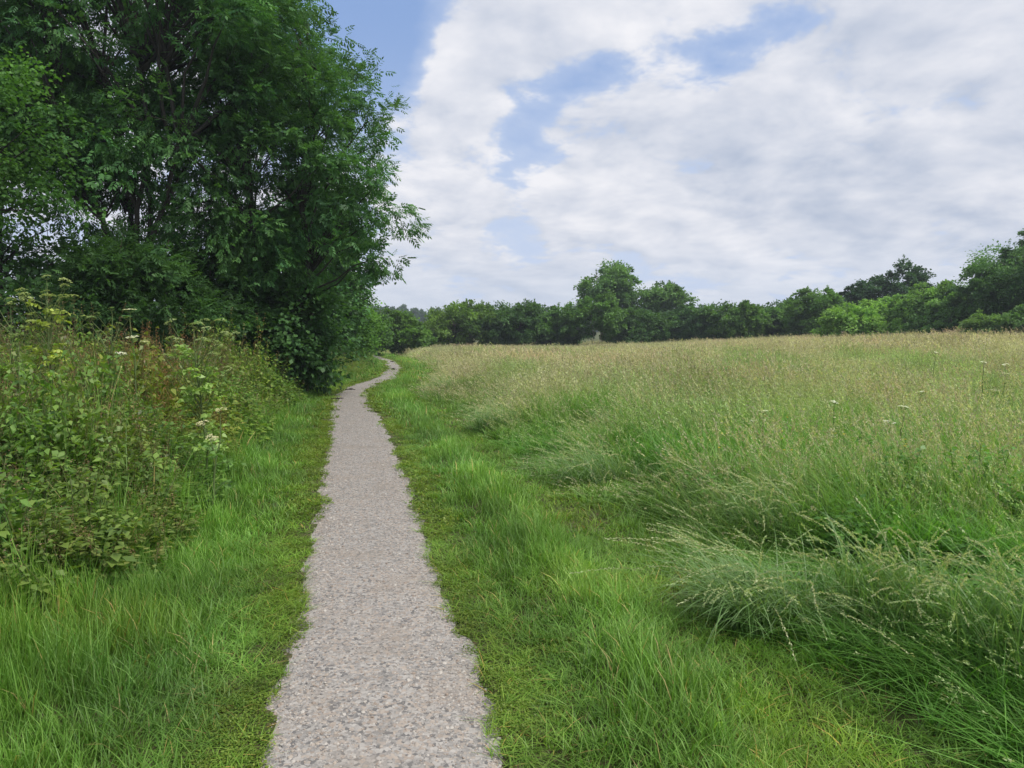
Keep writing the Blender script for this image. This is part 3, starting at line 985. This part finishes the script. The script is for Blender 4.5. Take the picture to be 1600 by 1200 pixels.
# ------------------------------------------------------------------ hedge line beyond the meadow and farther trees along the path
# (label, name, px, depth, py top, half width px, crown bottom z, colour a, colour b, leaves, options)
G1, G2, G3 = (.034, .08, .024), (.068, .135, .03), (.105, .20, .04)
HED = [
    ('round light green tree where the path bends, beyond the overhanging ash', 'hazel_tree', 535, 38, 446, 52, .1, (.05, .12, .025), (.10, .20, .035), 16000, dict(shape=1.1, clumps=110, clump_r=.7, leafL=.13)),
    ('dark tall tree behind the overhanging ash, near the path bend', 'ash_tree', 500, 33, 300, 60, 1.5, ASH1, ASH2, 12000, dict(clumps=90, clump_r=1.0, leafL=.2)),
    ('broad bush closing the view where the path turns off left', 'hawthorn_bush', 627, 62, 478, 40, .05, (.045, .10, .02), (.085, .155, .03), 14000, dict(shape=1.2)),
    ('low pale bush behind the gap between the two hedge ends', 'willow_bush', 673, 92, 500, 26, .05, (.07, .13, .04), (.11, .18, .05), 6000, dict()),
    ('yellowish green hawthorn at the left end of the far hedge', 'hawthorn_bush', 722, 72, 468, 50, .1, (.042, .09, .02), (.10, .165, .03), 15000, dict(spiky=8)),
    ('dark round hawthorn with shoots sticking out of its top', 'hawthorn_bush', 797, 72, 465, 50, .1, G1, (.055, .11, .03), 15000, dict(spiky=12)),
    ('low green hawthorn between dark round hawthorn and pale trunked tree', 'hawthorn_bush', 868, 74, 476, 46, .1, G1, G2, 13000, dict(spiky=6)),
    ('tallest tree in the far hedge, with a rounded loose crown', 'oak_tree', 950, 84, 408, 40, 3.0, (.045, .10, .032), (.085, .155, .042), 14000, dict(clumps=55, clump_r=1.05, trunk=.25)),
    ('small tree with a pale forked trunk in front of the tallest tree', 'field_maple', 931, 70, 460, 38, 1.6, (.042, .095, .024), (.08, .155, .034), 9000, dict(bark=(.32, .29, .25), stems=3, stem_r=.05)),
    ('rounded tree with see-through crown just right of the tallest tree', 'oak_tree', 1035, 86, 434, 29, 3.0, (.045, .10, .032), (.085, .155, .042), 8000, dict(clumps=40, clump_r=.95)),
    ('dark hawthorn below the see-through crown', 'hawthorn_bush', 1000, 74, 474, 48, .1, G1, (.06, .12, .03), 13000, dict()),
    ('bluish green hawthorn right of the dark hawthorn', 'hawthorn_bush', 1085, 74, 471, 42, .1, (.036, .085, .032), (.06, .12, .04), 12000, dict(spiky=5)),
    ('hedge bush with one bright green shoot cluster on top', 'hawthorn_bush', 1155, 70, 462, 40, .1, G1, (.085, .16, .03), 12000, dict(spiky=9)),
    ('flat topped bush with bare twigs at its front', 'hawthorn_bush', 1208, 72, 466, 38, .1, G1, G2, 11000, dict(spiky=4)),
    ('pointed light green tree rising from the hedge', 'hazel_tree', 1272, 66, 440, 42, .1, (.045, .10, .028), (.085, .16, .036), 14000, dict(shape=1.5, spiky=5)),
    ('narrow very dark tree beside the broad dark oak', 'oak_tree', 1332, 72, 433, 24, .6, (.022, .055, .024), (.036, .08, .03), 9000, dict()),
    ('broad very dark oak standing above the bright bushes', 'oak_tree', 1395, 72, 413, 50, .8, (.022, .055, .024), (.036, .08, .03), 15000, dict(spiky=5)),
    ('bright green bush at the front of the hedge', 'willow_bush', 1335, 55, 470, 50, .05, (.10, .19, .04), (.17, .29, .065), 13000, dict(shape=1.25)),
    ('bright green spreading bush in front of the broad dark oak', 'willow_bush', 1405, 56, 452, 52, .05, (.085, .165, .04), (.15, .26, .06), 13000, dict(shape=1.1)),
    ('mid green tree with bare pale stems showing at its foot', 'willow_tree', 1462, 52, 438, 44, 1.2, (.07, .14, .04), (.125, .22, .055), 12000, dict(bark=(.30, .27, .21), stems=5, stem_r=.07)),
    ('greyish green tree between the bare stems and the big right hand tree', 'willow_tree', 1518, 50, 424, 42, .6, (.045, .095, .036), (.075, .14, .05), 12000, dict(bark=(.30, .27, .21), stems=4, stem_r=.07)),
    ('big tree sloping up out of the right edge of the picture', 'oak_tree', 1630, 46, 340, 92, .4, (.038, .09, .032), (.07, .14, .04), 42000, dict(clumps=130, clump_r=.9, spiky=8)),
    ('mid sized tree leaning against the big right hand tree', 'oak_tree', 1565, 47, 390, 50, .4, (.04, .092, .032), (.07, .14, .042), 30000, dict(spiky=6, clumps=110)),
    ('pale low bush at the foot of the big right hand tree', 'willow_bush', 1545, 42, 482, 40, .05, (.065, .12, .04), (.105, .17, .055), 9000, dict(shape=1.2)),
    ('shaded hawthorn filling the foot of the greyish green tree', 'hawthorn_bush', 1500, 49, 478, 52, .05, (.036, .085, .024), (.06, .12, .032), 12000, dict()),
    ('green bush at the right edge under the big tree', 'hawthorn_bush', 1625, 40, 462, 50, .05, (.045, .10, .028), (.08, .15, .04), 11000, dict()),
    ('dark back row tree behind the far left hawthorns', 'oak_tree', 845, 96, 478, 70, .1, G1, (.05, .10, .03), 9000, dict()),
    ('dark back row tree seen between the pointed tree and the shoot topped bush', 'oak_tree', 1115, 92, 476, 75, .1, G1, (.05, .10, .03), 9000, dict()),
    ('dark back row tree behind the pointed light green tree', 'oak_tree', 1240, 88, 462, 60, .1, G1, (.05, .10, .03), 9000, dict()),
    ('dark low bush behind the path turning, left of the pale bush', 'hawthorn_bush', 655, 80, 500, 26, .05, G1, G2, 6000, dict()),
    ('rounded dark tree behind the round light green tree at the bend', 'oak_tree', 580, 56, 466, 30, .3, G1, G2, 9000, dict()),
]
for i, (lab, nm, px, D, top, hw, z0, c1, c2, nl, op) in enumerate(HED):
    x_, y_ = at(px, D)
    g0 = float(H0(np.array([x_]), np.array([y_]))[0])
    Hh = zat(top, D) - g0
    Rw = hw / FPX * D * 1.22
    lf = op.pop('leafL', .0034 * D)
    tr_ = op.pop('trunk', None)
    if tr_: op['stem_r'] = tr_
    kw = dict(clumps=70, clump_r=max(.4, Rw * .19), stems=2, stem_r=.09, Ry=min(Rw * .9, 4), asp=.6, spray=6)
    kw.update(op)
    cat = 'tree' if 'tree' in nm or 'maple' in nm else 'bush'
    kw['clump_r'] *= 1.0
    tree(lab, x_, y_, Hh * (1.0 if z0 > 1 else .93), Rw, z0, int(nl * 1.7), lf * .95, tuple(np.array(c1) * .95), tuple(np.array(c2) * 1.02), 700 + i, nm, cat, 'trees and bushes of the far hedge' if px > 640 else 'trees and bushes farther along the path', **kw)

# ---- distant wood beyond (a mass no one could count)
r = np.random.default_rng(77)
B = Buf()
for k in range(230):
    px = r.uniform(430, 1750); D = r.uniform(270, 380)
    x_, y_ = at(px, D); g0 = float(H0(np.array([x_]), np.array([y_]))[0])
    top = zat(484 + 2.5 * r.normal(), D)
    Rw = r.uniform(2.6, 4.2); n_ = 420
    z = r.uniform(0, 1, n_) ** .7
    a = r.uniform(0, 2 * np.pi, n_); q = Rw * (1 - z ** 3.2) * r.uniform(.6, 1, n_)
    pos = np.stack([x_ + np.cos(a) * q, y_ + np.sin(a) * q, g0 + z * (top - g0)], 1)
    d = rand_dirs(r, n_) + np.array([0, 0, .3])
    cc = mixc((.028, .06, .03), (.045, .085, .035), r.uniform(0, 1)) * r.uniform(.85, 1.15, (n_, 1))
    leaf_quads(B, pos, d, rand_dirs(r, n_), 1.7, 1.2, cc)
tag(obj('distant_wood', B.mesh('distant_wood', M_LEAF)), 'far conifer wood on the rise behind the hedge', kind='stuff')


# ------------------------------------------------------------------ single plants
def umbel(B, c, nrm, rad, col, r, n_=90, dome=.25):
    nrm = unit(np.asarray(nrm, float)); a = unit(np.cross(nrm, [.3, .9, .1])); b = np.cross(nrm, a)
    q = rad * np.sqrt(r.uniform(0, 1, n_)); th = r.uniform(0, 2 * np.pi, n_)
    # florets gather in small heads
    kk = 14; hc = rad * .85 * np.sqrt(r.uniform(0, 1, kk)); ht = r.uniform(0, 2 * np.pi, kk)
    j = r.integers(0, kk, n_)
    X = np.cos(ht[j]) * hc[j] + r.normal(size=n_) * rad * .09; Y = np.sin(ht[j]) * hc[j] + r.normal(size=n_) * rad * .09
    Z = rad * dome * (1 - (X ** 2 + Y ** 2) / rad ** 2)
    pos = np.asarray(c) + X[:, None] * a + Y[:, None] * b + Z[:, None] * nrm
    leaf_quads(B, pos, a * r.normal(size=(n_, 1)) + b * r.normal(size=(n_, 1)) + nrm * .2, nrm + rand_dirs(r, n_) * .35, rad * .22, rad * .18, np.asarray(col) * r.uniform(.8, 1.15, (n_, 1)))


def umbellifer(label, x, y, H, heads, rad, ch, cl, seed, name='hogweed', leaves=10, leafL=.12, spread=.35, group=None, hflat=.25, density=90, leaf_top=.75):
    r = np.random.default_rng(seed)
    g0 = float(H0(np.array([x]), np.array([y]))[0])
    root = tag(empty(name, (x, y, g0)), label, 'plant', group)
    SB = Buf()
    main = wobble(r, np.array([0, 0, -.05]), np.array([r.normal() * .06, r.normal() * .06, H * .9]), 7, .05)
    tube(SB, main, np.linspace(.011, .005, 7), (.10, .14, .05), 6)
    for i in range(heads):
        f = r.uniform(.45, .98) if i else 1.0
        s_ = np.array([np.interp(f, np.linspace(0, 1, 7), main[:, k]) for k in range(3)])
        a = 2.4 * i + r.uniform(0, .5); sp = spread * r.uniform(.35, 1) * (0 if i == 0 else 1)
        e = np.array([s_[0] + math.cos(a) * sp, s_[1] + math.sin(a) * sp * .7, min(H * r.uniform(.9, 1.03), s_[2] + sp * 1.1 + .1)])
        if i == 0: e = s_ + np.array([0, 0, H * .1])
        br = wobble(r, s_, e, 4, .06)
        tube(SB, br, np.linspace(.005, .0025, 4), (.11, .15, .05), 4)
        FB = Buf(); rd = rad * r.uniform(.75, 1.2)
        top = e + np.array([0, 0, rd * .55])
        for k in range(9):
            b_ = 2 * np.pi * k / 9
            tube(FB, np.stack([e, top + np.array([math.cos(b_), math.sin(b_), -.1]) * rd * .75]), .0013, (.13, .17, .06), 3)
        umbel(FB, top, (r.normal() * .15, r.normal() * .15 - .15, 1), rd, ch, r, density, hflat)
        obj('flower_head', FB.mesh('flower_head', M_PETAL), root)
    stem = obj('stem', SB.mesh('stem', M_PLANT), root)
    for i in range(leaves):
        f = r.uniform(.3, leaf_top)
        s_ = np.array([np.interp(f, np.linspace(0, 1, 7), main[:, k]) for k in range(3)])
        a = 2.4 * i + r.uniform(0, .6)
        LB = Buf(); d = np.array([math.cos(a), math.sin(a), r.uniform(-.1, .8)])
        tube(LB, np.stack([s_, s_ + d * leafL * 1.1]), .003, (.10, .15, .05), 3)
        n_ = 13
        t_ = np.linspace(.5, 1.7, n_)[:, None]
        sd = np.array([-math.sin(a), math.cos(a), 0])
        pos = s_ + d * leafL * t_ - np.array([0, 0, .12]) * leafL * t_ ** 2
        dd = d[None] * .5 + sd[None] * np.where(np.arange(n_) % 2, 1, -1)[:, None] + rand_dirs(r, n_) * .7 - np.array([0, 0, .35])
        leaf_quads(LB, pos, dd, np.array([[0, 0, 1.]]) + rand_dirs(r, n_) * 1.1, leafL * .6 * r.uniform(.6, 1.2, n_), leafL * .36, np.asarray(cl) * r.uniform(.75, 1.25, (n_, 1)))
        obj('leaf', LB.mesh('leaf', M_PLANT), root)
    return root


YG = (.30, .38, .12)
D = 7.2; x_, y_ = at(70, D)
umbellifer('tall yellow green hogweed with many seeding heads at the left edge', x_, y_, zat(442, D) - .1, 34, .062, (.36, .43, .16), (.26, .32, .06), 1, leaves=46, leafL=.10, spread=.36, leaf_top=.95, hflat=.5)
D = 7.4; x_, y_ = at(22, D)
umbellifer('pale green hogweed leaning at the very left edge', x_, y_, zat(480, D) - .1, 14, .06, (.34, .43, .17), (.18, .28, .07), 2, leaves=36, leafL=.13, spread=.28, hflat=.5)
D = 7.6; x_, y_ = at(172, D)
umbellifer('small dark leaved hogweed with green heads beside the white umbels', x_, y_, zat(488, D) - .1, 14, .045, (.27, .38, .15), (.11, .20, .05), 3, leaves=30, leafL=.10, spread=.22, hflat=.5)
D = 7.3; x_, y_ = at(213, D)
umbellifer('slender hogweed with flat white heads against the dark trees', x_, y_, zat(503, D), 4, .065, (.78, .78, .66), (.09, .17, .04), 4, leaves=3, spread=.34, hflat=.1, density=130)
D = 6.9; x_, y_ = at(318, D)
umbellifer('bushy light green hogweed in front of the dark ash sapling', x_, y_, zat(500, D) - .1, 28, .06, (.34, .42, .18), (.20, .30, .08), 5, leaves=44, leafL=.11, spread=.42, leaf_top=.95, hflat=.5)
D = 6.0; x_, y_ = at(322, D)
umbellifer('cream topped hogweed at the right edge of the undergrowth', x_, y_, zat(648, D), 3, .065, (.62, .60, .36), (.09, .17, .04), 6, leaves=4, spread=.25, hflat=.15)

for i, (px, py, D, lab, hd) in enumerate([
        (1540, 569, 11.5, 'white umbel flower near the right edge, left one of the close pair', 1),
        (1580, 573, 11.7, 'white umbel flower near the right edge, right one of the close pair', 1),
        (1565, 587, 10.4, 'white umbel flower just below the close pair', 2),
        (1462, 553, 15.0, 'farthest white umbel flower out in the straw coloured meadow', 1),
        (1402, 641, 7.0, 'double headed white umbel flower in the green part of the meadow', 2),
        (1307, 631, 7.8, 'narrow white umbel flower left of the double headed one', 1),
        (1203, 648, 7.2, 'white umbel flower nearest the middle of the meadow', 2),
        (1445, 617, 8.8, 'small faded umbel flower above the double headed one', 1)]):
    x_, y_ = at(px, D)
    g0 = float(H0(np.array([x_]), np.array([y_]))[0])
    umbellifer(lab, x_, y_, zat(py, D) - g0, hd, .07 if i < 4 else .055, (.80, .80, .70), (.09, .17, .04), 40 + i, 'wild_carrot', leaves=3, leafL=.07, spread=.12, group='white umbels in the meadow', hflat=.12, density=110)


# ---- arching grass tussocks at the meadow's edge
def tussock(label, x, y, h, n_, seed, wind=-2.7, blue=.5, wd=.006, spread=.25, nheads=60, up=1.0):
    r = np.random.default_rng(seed)
    g0 = float(H0(np.array([x]), np.array([y]))[0])
    root = tag(empty('grass_tussock', (x, y, g0)), label, 'grass tussock', 'arching grass tussocks along the meadow edge')
    B = Buf()
    a = r.uniform(0, 2 * np.pi, n_); q = spread * np.sqrt(r.uniform(0, 1, n_))
    base = np.stack([np.cos(a) * q, np.sin(a) * q, np.full(n_, -.02)], 1)
    az = wind + r.normal(size=n_) * 1.35
    g = r.uniform(0, 1, n_)
    c1 = mixc((.10, .20, .045), (.20, .29, .13), g * .75 + blue * .25)
    blade_strips(B, base, az, h * r.uniform(.55, 1.2, n_), wd * r.uniform(.6, 1.3, n_), r.uniform(.0, .4, n_) * up, r.uniform(.2, .95, n_) * up, r.uniform(.25, .8, n_) * up, 6,
                 mixc((.045, .10, .03), (.07, .13, .04), g), c1, r)
    obj('leaves', B.mesh('leaves', M_PLANT), root)
    B = Buf(); n_ = nheads
    a = r.uniform(0, 2 * np.pi, n_); q = spread * np.sqrt(r.uniform(0, 1, n_))
    base = np.stack([np.cos(a) * q, np.sin(a) * q, np.full(n_, 0.)], 1)
    az = wind + r.normal(size=n_) * 1.1; g = r.uniform(0, 1, n_)
    tcol = mixc((.24, .31, .14), (.34, .34, .20), g)
    Pp = blade_strips(B, base, az, h * r.uniform(.95, 1.45, n_), np.full(n_, .0028), r.uniform(.0, .4, n_) * up, r.uniform(.25, .85, n_) * up, r.uniform(.25, .75, n_) * (.5 + .5 * up), 9, mixc((.12, .18, .05), (.2, .24, .1), g), tcol, r)
    for k in range(44):
        f = 9 * (.70 + .30 * k / 43)
        i0 = min(int(f), 8); t = f - i0
        pos = Pp[:, i0] * (1 - t) + Pp[:, i0 + 1] * t
        ax_ = unit(Pp[:, i0 + 1] - Pp[:, i0])
        leaf_quads(B, pos + rand_dirs(r, n_) * .002, ax_ + rand_dirs(r, n_) * .55, rand_dirs(r, n_), r.uniform(.011, .019, n_), .006, tcol * r.uniform(.8, 1.25, (n_, 1)))
    obj('seed_stalks', B.mesh('seed_stalks', M_PLANT), root)
    return root


for i, (px, py, lab, h, n_, blue, nh, wd, sp) in enumerate([
        (1195, 972, 'largest tussock, blue green blades arching left over a dark hollow', .56, 800, .6, 80, .0085, .30),
        (1385, 990, 'tussock with drooping pale seed spikes right of the largest one', .60, 520, .3, 80, .0085, .32),
        (1600, 1070, 'tall green tussock with hanging spikes near the lower right corner', .64, 460, .1, 60, .009, .34),
        (1225, 862, 'pale topped tussock directly behind the largest one', .60, 520, .3, 60, .0085, .32),
        (935, 757, 'greyish tussock leaning over the trodden strip in mid meadow', .56, 520, .5, 50, .010, .38),
        (788, 674, 'windswept tussock where the trodden strip narrows', .62, 700, .6, 50, .012, .45),
        (985, 690, 'dark rounded tussock further back in the meadow', .62, 700, .6, 30, .010, .45),
        (720, 618, 'farthest tussock, silvery and combed over by the wind', .7, 700, .9, 30, .018, .6),
        (1090, 785, 'upright bright green tussock left of the pale topped one', .50, 480, .0, 40, .009, .34)]):
    x_, y_ = gp(px, py)
    tussock(lab, x_, y_, h, n_, 900 + i, blue=blue, nheads=nh, wd=wd, spread=sp, up=(1.0, .62, .55, .7, .9, 1, .9, 1, .5)[i], wind=(-2.7, -2.2, -2.0, -3.0, -2.6, -2.7, -2.9, -2.7, -2.5)[i])

# ---- small buttercups (uncountable dots)
r = np.random.default_rng(15)
B = Buf()
for k in range(150):
    px = r.uniform(1120, 1640); D = r.uniform(5.5, 16); x_, y_ = at(px, D)
    if vnoise(np.array([x_]), np.array([y_]), 2.0, 5)[0] < .45: continue
    g0 = float(H0(np.array([x_]), np.array([y_]))[0]); z = g0 + r.uniform(.45, .72)
    tube(B, np.array([[x_, y_, g0], [x_ + .02, y_, z]]), .0012, (.1, .16, .04), 3)
    n_ = 6; a = np.arange(n_) * 2 * np.pi / n_
    leaf_quads(B, np.tile([x_ + .02, y_, z], (n_, 1)), np.stack([np.cos(a), np.sin(a), np.full(n_, .3)], 1), np.array([[0, 0, 1.]]), .014, .013, (.75, .55, .02))
tag(obj('buttercups', B.mesh('buttercups', M_PETAL)), 'tiny yellow buttercups sprinkled through the right meadow', kind='stuff')


# ---- fallen twigs and the dark clod on the path
def twig(label, px, py, length, seed, ang):
    r = np.random.default_rng(seed)
    x_, y_ = gp(px, py); g0 = float(H0(np.array([x_]), np.array([y_]))[0]) + .022
    root = tag(empty('fallen_twig', (x_, y_, g0), ang), label, 'twig', 'fallen twigs on the path')
    B = Buf()
    mp = wobble(r, np.array([-length / 2, 0, .012]), np.array([length / 2, 0, .02]), 8, .10); mp[:, 2] = np.abs(mp[:, 2]) * .6 + .012
    tube(B, mp, np.linspace(.022, .010, 8), (.03, .024, .02), 6)
    obj('stem', B.mesh('stem', M_BARK), root)
    for k in range(4):
        s_ = mp[1 + k * 2 if k < 3 else 4]
        e = s_ + np.array([r.uniform(.05, .2), r.choice([-1, 1]) * r.uniform(.08, .2), r.uniform(.0, .10)]) * length
        B = Buf(); tube(B, wobble(r, s_, e, 4, .08), np.linspace(.013, .006, 4), (.03, .024, .02), 5)
        obj('side_shoot', B.mesh('side_shoot', M_BARK), root)


twig('long dark fallen twig lying across the left half of the path', 541, 611, .55, 5, .05)
twig('short forked dark twig at the left edge of the path, nearer than the long one', 527, 625, .32, 6, .3)


def clod(label, px, py, s, seed):
    r = np.random.default_rng(seed)
    x_, y_ = gp(px, py); g0 = float(H0(np.array([x_]), np.array([y_]))[0]) + .016
    B = Buf(); n_ = 60
    pos = r.normal(size=(n_, 3)) * np.array([s, s * .7, s * .3]) * .35; pos[:, 2] = np.abs(pos[:, 2]) + .005
    leaf_quads(B, pos, rand_dirs(r, n_), rand_dirs(r, n_), s * .5, s * .3, (.035, .028, .022))
    o = obj('leaf_clump', B.mesh('leaf_clump', M_PETAL)); o.location = (x_, y_, g0)
    tag(o, label, 'dead leaves', 'dark leaf clumps on the path')


clod('dark clump of dead leaves in the middle of the far path bend', 615, 578, .17, 1)
clod('smaller dark clump of dead leaves at the far end of the visible path', 613, 566, .14, 2)


# ------------------------------------------------------------------ the air between here and the far hedge
hx, hy0, hy1, hz0, hz1 = 760, -110, 760, -2.0, 24.0
V = np.array([[x, y, z] for x in (-hx, hx) for y in (hy0, hy1) for z in (hz0, hz1)], float)
F = [[0, 1, 3, 2], [4, 6, 7, 5], [0, 4, 5, 1], [2, 3, 7, 6], [0, 2, 6, 4], [1, 5, 7, 3]]
m = bpy.data.materials.new('haze'); m.use_nodes = True
t = m.node_tree; t.nodes.clear()
pv = t.nodes.new('ShaderNodeVolumePrincipled')
pv.inputs['Color'].default_value = (.80, .88, 1.0, 1)
pv.inputs['Density'].default_value = HAZE
pv.inputs['Anisotropy'].default_value = .2
om = t.nodes.new('ShaderNodeOutputMaterial'); t.links.new(pv.outputs[0], om.inputs['Volume'])
tag(obj('haze', mesh_from('haze', V, np.array(F), [m], smooth=False)), 'thin pale summer haze over the far trees', kind='stuff')
